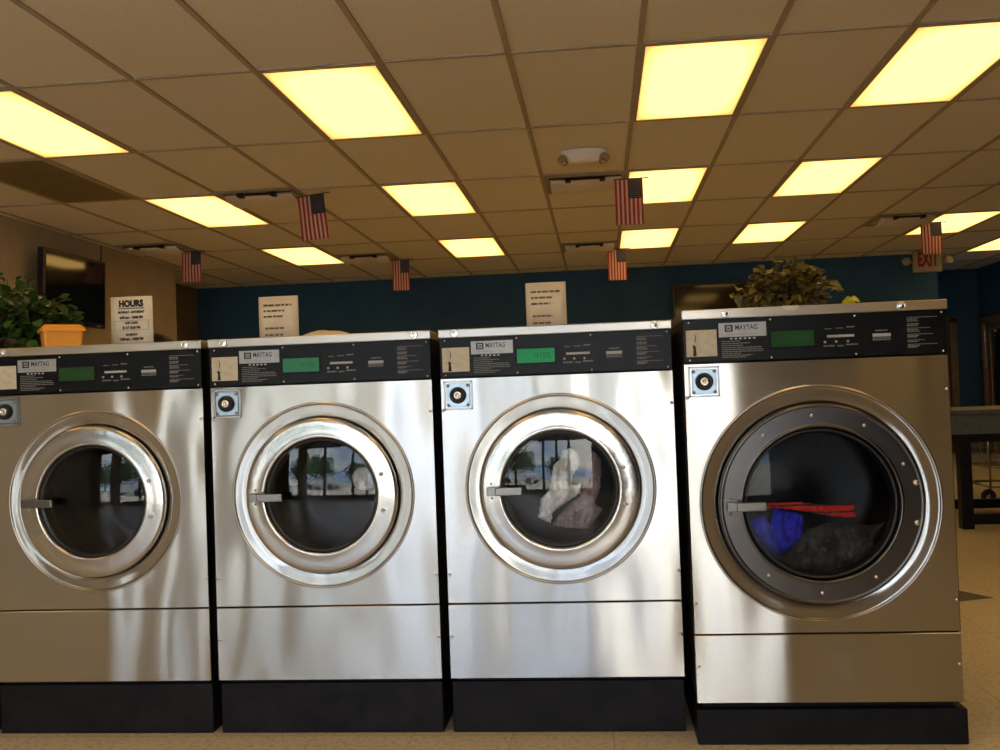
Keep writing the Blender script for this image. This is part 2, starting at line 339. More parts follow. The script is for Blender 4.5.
# lamps behind the viewer that light the machines from above
for c in (-3, 0, 3, 5):
    for r in (-2, -4): lamp(*cell(c, r), 'glowing ceiling panel behind the viewer, ' + ('in the row nearer the machines' if r == -2 else 'in the row nearer the shop window') + {-3: ' at far left', 0: ' left of centre', 3: ' right of centre', 5: ' at right'}[c])

# ------------------------------------------------------------------ ceiling vents
def vent(x, y, label, s=.60):
    e = empty('ceiling_vent', (x, y, H), label, 'air vent', 'ceiling air vents with hanging deflectors'); h = s / 2
    z0, z1 = -.012, .0
    MB().box(-h, h, -h, -h + .035, z0, z1).box(-h, h, h - .035, h, z0, z1).box(-h, -h + .035, -h + .035, h - .035, z0, z1).box(h - .035, h, -h + .035, h - .035, z0, z1).build('vent_frame', M['ventframe'], e)
    MB().box(-h + .035, h - .035, -h + .035, -h + .13, -.003, 0).build('dark_slot_plate', M['ventdark'], e)  # flat dark plate, the slot's shade put into its colour; no real hole
    g = MB(); n = 10; v = []
    for k in range(n + 1):   # curved deflector tray
        t = k / n; yy = -h + .09 + t * (s - .16); zz = -.022 - .034 * math.sin(PI * t) ** .8
        v += [(-h * .86, yy, zz), (h * .86, yy, zz), (-h * .86, yy, zz + .003), (h * .86, yy, zz + .003)]
    f = []
    for k in range(n): a = 4 * k; f += [(a, a + 1, a + 5, a + 4), (a + 2, a + 6, a + 7, a + 3), (a, a + 4, a + 6, a + 2), (a + 1, a + 3, a + 7, a + 5)]
    f += [(0, 2, 3, 1), (4 * n, 4 * n + 1, 4 * n + 3, 4 * n + 2)]
    g.add(v, f, 0, True).build('deflector', M['vent'], e)
    for sx_ in (-1, 1): MB().box(sx_ * h * .42 - .02, sx_ * h * .42 + .02, -h + .045, -h + .12, -.036, -.003).build('bracket', M['ventdark'], e)
    MB().box(-h * .42, h * .42, -h + .05, -h + .062, -.03, -.014).build('rail', M['ventdark'], e)
    return e
vent(-.055, 7.61, 'vent with a tan deflector directly behind the round emergency lamp')
vent(-.06, 10.88, 'small distant vent directly behind the central nearer vent')
vent(-2.50, 7.50, 'vent with a tan deflector between the left and centre rows of lights')
vent(-2.50, 10.88, 'distant vent left of centre, beside a small flag')
vent(-4.30, 9.56, 'shadowy vent in the left corner above the wall television')
vent(2.99, 10.12, 'dark vent at right, left of the flag over the exit sign')

# ------------------------------------------------------------------ flags
def flag(x, y, label, w=.205, ln=.335, tilt=0.0, z=None):
    e = empty('flag', (x, y, H - .03 if z is None else z), label, 'flag', 'small striped flags hanging from the ceiling')
    mb = MB(); nz_ = 14; s = w / 13
    def P(u, v, dy=0):  # u across 0..w, v down 0..ln
        return (-w / 2 + u, .006 * math.sin(v / ln * 5 + u * 18) + dy, -.004 - v)
    cl = ln * .42
    for k in range(13):
        for q in range(nz_):
            v0, v1 = ln * q / nz_, ln * (q + 1) / nz_
            canton = (k >= 6 and (v0 + v1) / 2 < cl)
            mi = 2 if canton else (0 if k % 2 == 0 else 1)
            a = [P(s * k, v0), P(s * (k + 1), v0), P(s * (k + 1), v1), P(s * k, v1)]
            mb.add(a, [(0, 1, 2, 3)], mi, False)
    for r_ in range(9):      # stars
        for c_ in range(6 if r_ % 2 == 0 else 5):
            u = s * 6 + (.5 + c_ + (.5 if r_ % 2 else 0)) * s * 7 / 6.2; v = cl * (.07 + r_ / 9 * .98); rr = .0034
            p = Vector(P(u, v)); pts = []
            for q in range(10):
                t = PI / 2 + q * PI / 5; ra = rr if q % 2 == 0 else rr * .4
                pts.append((p.x + ra * math.cos(t), p.y - .0022, p.z + ra * math.sin(t)))
            mb.add(pts, [tuple(range(10))], 1)
    cl_ = mb.build('flag_cloth', [M['red'], M['flagwhite'], M['blue']], e)
    bm = bmesh.new(); bm.from_mesh(cl_.data); bmesh.ops.remove_doubles(bm, verts=bm.verts[:], dist=.0004); bm.to_mesh(cl_.data); bm.free()
    md = cl_.modifiers.new('solid', 'SOLIDIFY'); md.thickness = .0012
    MB().tube([(-w / 2 - .01, 0, -.002), (w / 2 + .045, 0, .001)], .0042).build('flag_stick', M['stick'], e)
    MB().tube([(w / 2 - .01, 0, .0), (w / 2 - .01, 0, H - e.location.z - .006)], .0018, 6).build('hanging_wire', M['stick'], e)
    e.rotation_euler = (0, tilt, 0)
    return e
flag(.262, 7.42, 'largest of the hanging flags, in front of a glowing panel near the centre')
flag(.232, 10.98, 'small flag over the blue wall right of centre, behind the largest one', w=.20)
flag(-2.115, 7.36, 'leaning striped flag at left of centre, beside a ceiling vent', tilt=-.09)
flag(-2.155, 10.98, 'small distant flag left of centre against the blue wall', w=.19)
flag(-4.02, 9.68, 'dim flag at far left in front of the olive wall corner', w=.20, ln=.30)
flag(3.295, 10.25, 'pale striped flag hanging in front of the exit sign', w=.20, ln=.31)

# ------------------------------------------------------------------ emergency lamp on the ceiling
e = empty('emergency_light', (-.055, 6.62, H), 'white oval emergency lamp with two lamp heads on the ceiling', 'emergency light')
mb = MB(); prof = [(.150, 0), (.150, -.012), (.146, -.03), (.132, -.055), (.105, -.072), (.06, -.080), (.001, -.082)]
mb.lathe(prof, axis='Z', n=40)
mb.v = [(x, y * .55, z) for x, y, z in mb.v]; mb.build('housing', M['white'], e)
for s in (-1, 1):
    h_ = MB().lathe([(.001, .03), (.022, .028), (.030, .012), (.034, -.012), (.034, -.02), (.028, -.014), (.001, -.010)], axis='Y', n=20)
    o = h_.build('lamp_head', M['chrome'], e); o.location = (s * .132, -.035, -.066); o.rotation_euler = (math.radians(-25), 0, s * .5)
    MB().tube([(s * .12, 0, -.035), (s * .135, -.02, -.06)], .008).build('swivel', M['white'], e)

# ------------------------------------------------------------------ exit sign
e = empty('exit_sign', (3.97, 12.55, 0), 'cream EXIT sign with red letters and two lamp heads by the blue wall end', 'exit sign')
MB().bbox(-.165, .165, -.03, .03, 2.355, 2.61, .008).build('sign_box', M['exitface'], e)
mb = MB(); text_mb(mb, 'EXIT', .235, 0, 2.50, -.0315, bold=.010, xs=.50); mb.build('lettering', M['exitred'], e)
MB().box(-.05, .05, -.02, .02, 2.61, H - .006).build('ceiling_mount', M['exitface'], e)
for s in (-1, 1):
    MB().tube([(s * .155, 0, 2.48), (s * .20, 0, 2.48)], .012).build('swivel', M['exitface'], e)
    o = MB().lathe([(.001, .03), (.03, .025), (.045, 0), (.05, -.03), (.042, -.034), (.001, -.026)], axis='Y', n=24).build('lamp_head', M['exitface'], e)
    o.location = (s * .24, -.01, 2.485); o.rotation_euler = (math.radians(-20), 0, s * .4)

# ------------------------------------------------------------------ wall televisions
def tv(loc, rz, w, h, label, tilt=.0):
    e = empty('television', loc, label, 'television', rz=rz)
    p = bpy.data.objects.new('screen_body', None)
    bz = MB(); b = .028
    bz.bbox(-w / 2, w / 2, 0, .06, -h / 2, h / 2, .006)
    o = bz.build('bezel', M['tvframe'], e); o.rotation_euler = (tilt, 0, 0)
    o2 = MB().box(-w / 2 + b, w / 2 - b, -.003, .002, -h / 2 + b * 1.6, h / 2 - b).build('screen', M['screenblack'], e); o2.rotation_euler = (tilt, 0, 0)
    o3 = MB().box(w / 2 - .16, w / 2 - .09, -.0035, .0, -h / 2 + .012, -h / 2 + .024).build('badge', M['print'], e); o3.rotation_euler = (tilt, 0, 0)
    MB().box(-.12, .12, .05, .17, -.12, .12).build('wall_mount', M['tvframe'], e)
    return e
t1 = tv((XL + .175, 8.41, 2.105), PI / 2, 1.04, .62, 'black television mounted on the tan wall above the orange box', tilt=.03)
MB().tube([(.56, .06, .31), (.66, .10, .49)], .006).build('support_rod', M['tvframe'], t1)
t2 = tv((1.60, YB - .175, 2.02), 0, 1.32, .70, 'black television on the blue wall behind the plant on the large washer')

# ================================================================== WASHERS
ANG = 96
def panel_with_hole(mb, x0, x1, z0, z1, cx, cz, prof, y=0.0, mi=0):
    """flat rectangular sheet at y with a turned profile (r, dy) around (cx, cz)"""
    angs = sorted(set([2 * PI * k / ANG for k in range(ANG)] + [math.atan2(b - cz, a - cx) % (2 * PI) for a in (x0, x1) for b in (z0, z1)]))
    rows = [[]]
    for t in angs:
        c, s = math.cos(t), math.sin(t); k = 1e9
        if c > 1e-9: k = min(k, (x1 - cx) / c)
        if c < -1e-9: k = min(k, (x0 - cx) / c)
        if s > 1e-9: k = min(k, (z1 - cz) / s)
        if s < -1e-9: k = min(k, (z0 - cz) / s)
        rows[0].append((cx + c * k, y, cz + s * k))
    for (r, dy) in prof: rows.append([(cx + r * math.cos(t), y + dy, cz + r * math.sin(t)) for t in angs])
    n = len(angs); v = [p for r in rows for p in r]
    for i in range(len(rows) - 1):
        f = [(i * n + k, i * n + (k + 1) % n, (i + 1) * n + (k + 1) % n, (i + 1) * n + k) for k in range(n)]
        if i == 0: mb.add(v, f, mi, False); base = len(mb.v) - len(v)
        else:
            for q in f: mb.f.append(tuple(base + a for a in q)); mb.mi.append(mi); mb.sm.append(True)
def dome_screw(parent, name, x, y, z, r=.0045, h=.003, mat=None):
    return MB().lathe([(r, 0), (r, -h * .3), (r * .75, -h * .8), (.0002, -h)], (x, y, z), n=12).build(name, mat or M['screw'], parent)

def washer(xc, yf, label, w=.712, top=1.236, lidb=1.209, panb=1.087, seam=.394, bot=.167, base=.155, depth=.86,
           cz=.739, cdx=0.0, RO=.286, RD=.241, RG=.179, big=False, screen=((.05, .38, .12), 1.0), digits=True, gshift=0.0):
    e = empty('washing_machine', (xc, yf, 0), label, 'washing machine', 'front-loading washers in a row')
    a = w / 2
    # cabinet: open-fronted shell
    cb = MB(); i = .006; zt = top - .004
    cb.box(-a + i, -a + i + .004, .004, depth, bot, zt).box(a - i - .004, a - i, .004, depth, bot, zt).box(-a + i + .004, a - i - .004, depth - .004, depth, bot, zt).box(-a + i + .004, a - i - .004, .004, depth - .004, bot, bot + .004)
    cb.build('cabinet', M['cab'], e)
    # plinth
    o = .012 if not big else -.004
    MB().bbox(-a + .004 if not big else -a - .0, a - .004 if not big else a + .006, o, depth, 0, base, .004).box(-a + .02, a - .02, .03, depth - .02, base, bot).build('plinth', M['blackpaint'], e)
    # lid
    MB().bbox(-a, a, -.010, depth + .005, lidb, top, .003).build('lid', M['lid'], e)
    # steel front with raised bead and dish
    fp = MB(); g = .002
    prof = [(RO + .0045, 0), (RO + .004, 0), (RO + .003, -.0015), (RO + .001, -.0034), (RO - .001, -.0034), (RO - .003, -.0015), (RO - .0045, .001), (RO - .007, .0018), (RO - .009, .002),
            (RO - .5 * (RO - RD), .0032), (RD + .007, .004), (RD + .0055, .0045), (RD + .002, .008), (RD + .0015, .02), (RD - .004, .05)]
    panel_with_hole(fp, -a + g, a - g, seam + g, panb - g, cdx, cz, prof)
    b = fp.v[:]  # folded edges
    fp.box(-a + g, -a + g + .0015, .0, .03, seam + g, panb - g).box(a - g - .0015, a - g, .0, .03, seam + g, panb - g)
    fp.box(-a + g, a - g, .0, .02, seam + g, seam + g + .0015).box(-a + g, a - g, .0, .02, panb - g - .0015, panb - g)
    fp.build('front_panel', M['steel'], e, fix=False)
    MB().bbox(-a + g, a - g, -.0005, .02, bot, seam - g, .0015, seg=1).build('kick_panel', M['steel'], e)
    # control panel
    pb0, pb1 = panb + .001, lidb
    ph = pb1 - pb0
    MB().bbox(-a + .003, a - .003, -.004, .03, pb0, pb1, .0015, seg=1).build('control_panel', M['black'], e)
    cp = -.004
    k = w / .712
    def X(v): return -a + v * k
    def Z(v): return pb1 - (v * ph / .122)
    for sx_ in (.02, .242, .468, .697):
        for sz in (.008, .115): dome_screw(e, 'panel_screw', X(sx_), cp, Z(sz), .0035, .002)
    for sx_ in ((.052, .660) if not big else (.120, .590)):
        bl = MB().lathe([(.0125, 0), (.0125, -.003), (.0105, -.005), (.0095, -.0035), (.0085, -.0035), (.0002, -.0055)], (X(sx_), -.010, (top + lidb) / 2), n=24).build('lid_lock', M['screw'], e)
    # sticker with a drawing
    st = MB().box(X(.011), X(.095), cp - .0008, cp, Z(.105), Z(.030)).build('picture_label', M['cream'], e)
    x_ = X(.034); dr = MB().tube([(x_, cp - .001, Z(.103)), (x_, cp - .001, Z(.083)), (x_ - .002, cp - .001, Z(.072))], [.0050, .0036, .002], 8)
    dr.tube([(x_ - .006, cp - .001, Z(.077)), (x_ + .005, cp - .001, Z(.079))], .002, 6).tube([(x_ + .001, cp - .001, Z(.065)), (x_ + .004, cp - .001, Z(.05)), (x_, cp - .001, Z(.04))], [.001, .0014, .0008], 6)
    dr.v = [(p[0], cp - .0008 + (p[1] - cp + .001) * .1, p[2]) for p in dr.v]
    dr.build('drawing', M['ink'], st)
    # logo plate
    lg = MB().box(X(.101), X(.230), cp - .0012, cp, Z(.053), Z(.013)).build('name_plate', M['logo'], e)
    lm = MB(); yy = cp - .0014
    lx, lz, q = X(.1285), Z(.0285), .0100
    for (bx0, bx1, bz0_, bz1_) in ((-q, q, q * .62, q), (-q, q, -q, -q * .62), (-q, -q * .55, -q, q), (q * .55, q, -q, q), (-q * .35, q * .3, -q * .35, -q * .05), (-q * .35, -q * .1, -q * .35, q * .35), (.1 * q, q * .35, -q * .35, q * .35)):
        lm.box(lx + bx0 * 1.15, lx + bx1 * 1.15, yy, yy + .0004, lz + bz0_, lz + bz1_)
    text_mb(lm, 'MAYTAG', .0205, X(.1455), Z(.0275), yy, 'LEFT', .0003, xs=.74 * k)
    lm.build('lettering', M['ink'], lg)
    MB().box(X(.122), X(.205), yy, yy + .0004, Z(.0462), Z(.0455)).build('underline', M['greyink'], lg)
    # printed text: rows of small words
    rnd = random.Random(3); tx = MB()
    def words(mb, x0, x1, z, hgt, ww=(.004, .012)):
        x = x0
        while x < x1:
            l = min(rnd.uniform(*ww), x1 - x); mb.box(X(x), X(x + l), cp - .0004, cp, Z(z + hgt), Z(z)); x += l + .0014
    t2_ = MB()
    for r_, (z, x1) in enumerate(((.064, .16), (.070, .185), (.076, .165), (.082, .215), (.0875, .220), (.093, .220), (.0985, .16), (.104, .19), (.109, .175))): words(t2_, .108, x1, z, .0022)
    for (z, x1) in ((.018, .685), (.0225, .634), (.0275, .634), (.036, .636), (.0405, .634), (.048, .665), (.052, .634), (.0565, .638), (.065, .672), (.0685, .636), (.072, .630), (.081, .65), (.0845, .634), (.093, .684), (.0965, .636), (.1, .630)): words(tx, .605, x1, z, .0018 if x1 > .64 else .0028)
    tx.build('printed_text', M['printdim'], e); t2_.build('printed_instructions', M['printdim'], e)
    sq = MB()
    for q_ in range(6 if big else 5): sq.box(X(.131 + .0125 * q_), X(.138 + .0125 * q_), cp - .0004, cp, Z(.0600), Z(.0555))
    sq.build('printed_squares', M['print'], e)
    # display
    MB().bbox(X(.238), X(.362), cp - .003, cp, Z(.090), Z(.039), .0012, seg=1).build('display_frame', M['black'], e)
    dl = MB().box(X(.242), X(.357), cp - .0034, cp - .003, Z(.086), Z(.043)).build('display', lcd('display_green', *screen), e)
    if digits:
        dg = MB(); zz = cp - .0036
        for q_, (u, v_) in enumerate(((.300, 1), (.315, 0), (.327, 2), (.339, 2))):
            hw, hh = .0045, .008
            if v_ == 1: dg.box(X(u + hw), X(u + hw + .002), zz, zz + .0003, Z(.064 + hh), Z(.064 - hh)).box(X(u - hw), X(u + hw), zz, zz + .0003, Z(.066), Z(.064)).box(X(u - hw), X(u - hw + .002), zz, zz + .0003, Z(.066), Z(.056))
            elif v_ == 0: dg.box(X(u - .001), X(u + .001), zz, zz + .0003, Z(.064 + hh), Z(.064 - hh))
            else:
                for d_ in (-.008, -.001, .006): dg.box(X(u - hw), X(u + hw), zz, zz + .0003, Z(.064 + d_ + .002), Z(.064 + d_))
                dg.box(X(u - hw), X(u - hw + .0018), zz, zz + .0003, Z(.064), Z(.056)); dg.box(X(u + hw - .0018), X(u + hw), zz, zz + .0003, Z(.072), Z(.064))
        dg.build('digits', lcd('digit_dark', (.01, .08, .05), .6), dl)
    # push buttons and card slot
    MB().bbox(X(.392), X(.464), cp - .004, cp, Z(.066), Z(.059), .001, seg=1).build('indicator_bar', M['print'], e)
    bt = MB()
    for (x0, x1, z) in ((.387, .406, .040), (.416, .436, .039), (.445, .466, .036)): words(bt, x0, x1, z, .004 if x0 > .44 else .0025)
    for (x0, x1, z) in ((.382, .412, .087), (.419, .436, .088), (.442, .474, .085)): words(bt, x0, x1, z, .004)
    bt.build('button_captions', M['printdim'], e)
    for x0 in (.386, .416, .447): MB().lathe([(.0035, 0), (.0035, -.003), (.0002, -.004)], (X(x0), cp, Z(.078)), n=12).build('push_button', M['print'], e)
    MB().bbox(X(.513), X(.561), cp - .003, cp, Z(.069), Z(.060), .001, seg=1).build('card_slot', M['print'], e)
    cs = MB(); words(cs, .521, .553, .050, .003); words(cs, .513, .561, .071, .003); words(cs, .513, .561, .076, .003); cs.build('slot_caption', M['printdim'], e)
    # coin lock
    cx_, cz_ = X(.056), panb - .0545; h = .0445
    cl = MB().box(cx_ - h, cx_ + h, -.006, 0, cz_ + h - .005, cz_ + h).box(cx_ - h, cx_ + h, -.006, 0, cz_ - h, cz_ - h + .005).box(cx_ - h, cx_ - h + .006, -.006, 0, cz_ - h, cz_ + h).box(cx_ + h - .005, cx_ + h, -.006, 0, cz_ - h, cz_ + h).build('lock_frame', M['darksteel'], e)
    pt = MB().bbox(cx_ - h + .010, cx_ + h - .008, -.0045, -.0005, cz_ - h + .008, cz_ + h - .008, .001, seg=1).build('lock_plate', M['coin'], e)
    for p_ in (-1, 1):
        for q_ in (-1, 1): dome_screw(pt, 'plate_screw', cx_ + p_ * .030, -.0045, cz_ + q_ * .030, .005, .003, M['darksteel'])
    lk = MB().lathe([(.0255, 0), (.0255, -.010), (.022, -.016), (.020, -.0165), (.013, -.012), (.012, -.008)], (cx_, -.0045, cz_), n=32).build('lock_barrel', M['rubber'], e)
    MB().lathe([(.0135, -.004), (.0135, -.014), (.011, -.017), (.005, -.0175), (.0045, -.015), (.0002, -.015)], (cx_, -.0045, cz_), n=28).build('lock_core', M['screw'], lk)
    # edge rivets
    for (rx, rz_) in ((-a + .009, panb - .1), (a - .010, panb - .1), (-a + .010, seam + .09), (a - .009, seam + .09), (-a + .011, seam - .10 if not big else seam - .09), (a - .009, seam - .10 if not big else seam - .09)):
        dome_screw(e, 'rivet', rx, 0, rz_, .0052, .0035)
    # door
    dr_ = bpy.data.objects.new('door', None); C.objects.link(dr_); dr_.parent = e; dr_.location = (cdx + gshift, 0, cz); dr_.empty_display_size = .1
    y0 = -.022
    if big: pr = [(RD - .006, .05), (RD - .001, .0), (RD - .001, y0 + .006), (RD - .0015, y0 + .004), (RD - .004, y0), (RD - .008, y0 - .003), (RD - .012, y0 - .0005), (RD - .0125, y0), (RD - .014, y0), (RG + .012, y0), (RG + .010, y0), (RG + .0095, y0 - .0005), (RG + .006, y0 - .003), (RG + .002, y0 - .001), (RG, y0 + .006), (RG - .004, .03)]
    else: pr = [(RD - .006, .05), (RD - .001, .0), (RD - .001, y0 + .007), (RD - .0025, y0 + .002), (RD - .006, y0 - .0005), (RD - .012, y0 - .0015), (RD - .5 * (RD - RG), y0 - .0035), (RG + .008, y0 - .003), (RG + .003, y0 - .005), (RG - .001, y0 - .001), (RG - .003, y0 + .010), (RG - .006, .03)]
    ring = MB().lathe(pr, n=128).build('door_ring', M['darkring'] if big else M['chrome'], dr_)
    MB().lathe([(RG - .004, .02), (RG - .002, y0 + .012), (RG - .008, y0 + .009), (RG - .014, y0 + .016), (RG - .017, .02), (RG - .012, .035), (RG + .002, .06), (RG + .01, .088)], n=96).build('gasket', M['rubber'], dr_)
    Rs = 4.5 if big else 1.05; rg = RG - .006; sag = rg * rg / (2 * Rs); pg = []
    for q_ in range(13):
        rr = rg * (1 - q_ / 12); pg.append((max(rr, .0003), y0 + .012 - (sag - rr * rr / (2 * Rs))))
    MB().lathe(pg, n=96).build('porthole', M['doorglass4' if big else 'doorglass'], dr_, fix=False)
    bolts = []
    if big: bolts = [(RG + .030) and (math.radians(t), (RD + RG) / 2, .006) for t in (25, 60, 94, 128, 232, 268, 304)] + [(math.radians(11.5), RD - .022, .009), (math.radians(-13), RD - .022, .009)]
    else: bolts = [(math.radians(17.5), (RD + RG) / 2 - .008, .0065), (math.radians(-14.5), (RD + RG) / 2 - .008, .0065)]
    for t, rr, br_ in bolts: dome_screw(ring, 'bolt', rr * math.cos(t), y0 - (.000 if big else .005), rr * math.sin(t), br_, br_ * .7)
    # latch handle on the left
    hs = 1.0; hx0 = -(RD - .022); hx1 = hx0 + .108
    la = MB().bbox(hx0, hx0 + .03, y0 - .030, y0 + .002, -.013, .013, .002)
    la.bbox(hx0 + .026, hx1, y0 - .040, y0 - .028, -.013, .013, .003)
    la.box(hx0 + .032, hx1 - .006, y0 - .030, y0 - .026, -.009, .009, 1)
    la.build('latch_handle', [M['handle'], M['rubber']], dr_)
    for s in (-1, 1): dome_screw(ring, 'latch_screw', hx0 + .012, y0 - .003, s * .022, .0035, .002, M['darksteel'])
    # drum
    rd = RG + .03
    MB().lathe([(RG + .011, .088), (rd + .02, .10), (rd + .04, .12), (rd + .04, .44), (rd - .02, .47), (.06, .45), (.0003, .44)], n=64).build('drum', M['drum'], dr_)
    return e

M['darkring'] = principled('dull_ring_steel', (.13, .12, .115), .25, 1.0)
ROWY = 3.066
w1_ = washer(-1.6035, ROWY, 'dim left-hand stainless washer under the orange box, with green display', w=.715, screen=((.07, .20, .03), .12), cdx=-.011, digits=True)
w2_ = washer(-.870, ROWY, 'stainless washer second from left, round grey object behind its glass', screen=((.05, .26, .12), .5), cdx=-.002)
w3_ = washer(-.136, ROWY, 'brightest stainless washer, white and mauve laundry behind its glass', screen=((.03, .40, .14), .5), cdx=.002)
w4_ = washer(.613, 2.965, 'largest stainless washer standing forward at right with blue laundry inside', w=.745, top=1.254, lidb=1.226, panb=1.1,
             seam=.314, bot=.118, base=.100, depth=1.0, cz=.686, cdx=-.001, RO=.336, RD=.288, RG=.217, big=True, screen=((.02, .16, .02), .12))
w0_ = washer(-2.336, ROWY, 'steel washer cut off by the left edge of the picture', screen=((.05, .26, .12), .5))

# ------------------------------------------------------------------ laundry in the drums
def inside(p, poly):
    x, y = p; c = False; n = len(poly)
    for i in range(n):
        a, b = poly[i], poly[i - 1]
        if (a[1] > y) != (b[1] > y) and x < (b[0] - a[0]) * (y - a[1]) / (b[1] - a[1]) + a[0]: c = not c
    return c
def edged(p, poly):
    d = 9; n = len(poly); P = Vector((p[0], p[1]))
    for i in range(n):
        a, b = Vector(poly[i]), Vector(poly[i - 1]); ab = b - a
        t = max(0, min(1, (P - a).dot(ab) / ab.length_squared)); d = min(d, (P - a - ab * t).length)
    return d
def heap(name, poly, y, thick, mat, label, cat='laundry', step=.004, fold=34, mats=None, stripe=None):
    """crumpled cloth lying behind the glass, outline poly in x/z metres"""
    xs = [p[0] for p in poly]; zs = [p[1] for p in poly]; idx = {}; mb = MB(); pts = []
    nx = int((max(xs) - min(xs)) / step) + 1; nzz = int((max(zs) - min(zs)) / step) + 1
    cells = [(i, j) for i in range(nx) for j in range(nzz) if inside((min(xs) + (i + .5) * step, min(zs) + (j + .5) * step), poly)]
    cs = set(cells); V = []
    def vid(i, j, s):
        if (i, j, s) not in idx:
            x, z = min(xs) + i * step, min(zs) + j * step
            d = edged((x, z), poly) if inside((x, z), poly) else 0
            h_ = thick * min(1, (d / .03)) ** .6
            nn = noise.noise(Vector((x * fold, z * fold * .6, y * 9))) * .8 + .4 * noise.noise(Vector((x * fold * 2.7, z * fold * 1.6, 4)))
            yy = y - h_ * (.75 + nn) if s == 0 else y + h_ * .5
            idx[(i, j, s)] = len(V); V.append((x, yy, z))
        return idx[(i, j, s)]
    F = []; MI = []
    for (i, j) in cells:
        F.append((vid(i, j, 0), vid(i + 1, j, 0), vid(i + 1, j + 1, 0), vid(i, j + 1, 0))); MI.append(stripe(i, j, nx, nzz) if stripe else 0)
        F.append((vid(i, j, 1), vid(i, j + 1, 1), vid(i + 1, j + 1, 1), vid(i + 1, j, 1))); MI.append(0)
        for (di, dj, a, b) in ((-1, 0, (0, 0), (0, 1)), (1, 0, (1, 1), (1, 0)), (0, -1, (1, 0), (0, 0)), (0, 1, (0, 1), (1, 1))):
            if (i + di, j + dj) not in cs:
                F.append((vid(i + a[0], j + a[1], 0), vid(i + b[0], j + b[1], 0), vid(i + b[0], j + b[1], 1), vid(i + a[0], j + a[1], 1))); MI.append(0)
    mb.add(V, F, 0, True); mb.mi = MI
    o = mb.build(name, mats or mat); md = o.modifiers.new('smooth', 'SMOOTH'); md.iterations = 1; md.factor = .5
    return tag(o, label, cat)
def px2(poly, s, ox, oy, cx, cz, pcx, pcy, mpp):  # zoom units -> metres round the porthole centre
    return [(cx + (ox + x / s - pcx) * mpp, cz - (oy + y / s - pcy) * mpp) for x, y in poly]
M['towelwhite'] = noisy(principled('white_towel', (.88, .86, .82), .9), (.84, .82, .78), (.92, .90, .86), 90, 3, .4)
M['towelmauve'] = noisy(principled('mauve_towel', (.30, .22, .22), .9), (.26, .19, .19), (.34, .25, .25), 90, 3, .4)
M['clothblue'] = noisy(principled('blue_cloth', (.01, .012, .42), .8), (.006, .008, .3), (.015, .02, .6), 20, 3, .2)
M['clothred'] = principled('red_cloth', (.55, .02, .015), .8)
M['clothdark'] = noisy(principled('charcoal_cloth', (.03, .03, .032), .9), (.015, .015, .017), (.07, .07, .07), 20, 3, .3)
k3 = 1 / 318.0   # metres per pixel a little behind the glass of the brightest washer
wp = px2([(372, 258), (395, 250), (420, 265), (424, 300), (402, 330), (396, 362), (425, 358), (422, 384), (372, 415), (338, 438), (330, 472), (308, 462), (293, 455), (303, 398), (330, 372), (343, 302), (362, 285)], 3, 440, 370, -.137, .742, 560.5, 490, k3)
heap('towel', wp, ROWY + .075, .06, M['towelwhite'], 'crumpled white towel behind the glass of the brightest washer', 'towel')
wp = px2([(465, 262), (486, 290), (481, 372), (462, 420), (484, 440), (440, 495), (385, 492), (332, 484), (345, 460), (395, 412), (418, 400), (436, 330), (447, 290)], 3, 440, 370, -.137, .742, 560.5, 490, k3)
heap('towel', wp, ROWY + .11, .035, M['towelmauve'], 'mauve brown towel to the right of the white towel in the washer', 'towel')
k4 = 1 / 330.0; s4 = 750 / 290
wp = px2([(210, 455), (250, 440), (262, 470), (272, 425), (310, 430), (345, 445), (340, 495), (300, 535), (270, 545), (225, 520), (205, 490)], s4, 680, 350, .612, .69, 823, 505, k4)
heap('garment', wp, 2.965 + .10, .035, M['clothblue'], 'bright blue garment behind the glass of the largest washer', 'clothing')
wp = px2([(240, 425), (262, 408), (330, 408), (400, 418), (470, 420), (472, 450), (420, 448), (370, 438), (330, 430), (270, 422), (245, 432)], s4, 680, 350, .612, .69, 823, 505, k4)
heap('garment', wp, 2.965 + .09, .02, M['clothred'], 'red and black striped cloth above the blue garment', 'clothing', step=.003,
     mats=[M['clothred'], M['clothdark']], stripe=lambda i, j, a, b: 1 if (j % 7) > 4 else 0)
wp = px2([(300, 540), (345, 495), (420, 470), (520, 480), (560, 470), (520, 560), (420, 600), (330, 590), (250, 550)], s4, 680, 350, .612, .69, 823, 505, k4)
heap('garment', wp, 2.965 + .165, .05, M['clothdark'], 'charcoal clothing at the bottom of the largest washer drum', 'clothing')
gb = MB().lathe([(.0003, -.012), (.02, -.0115), (.033, -.008), (.038, 0), (.036, .008), (.02, .012), (.0003, .0125)], (-.752, ROWY + .05, .782), n=40)
gb.lathe([(.030, -.011), (.032, -.014), (.034, -.011)], (-.752, ROWY + .05, .782), n=40)
tag(gb.build('grey_disc', noisy(principled('disc_grey', (.5, .5, .48), .5), (.34, .34, .33), (.6, .6, .57), 24)), 'round grey disc just behind the glass of the second washer', 'cap')  # plain round grey disc set just behind the glass

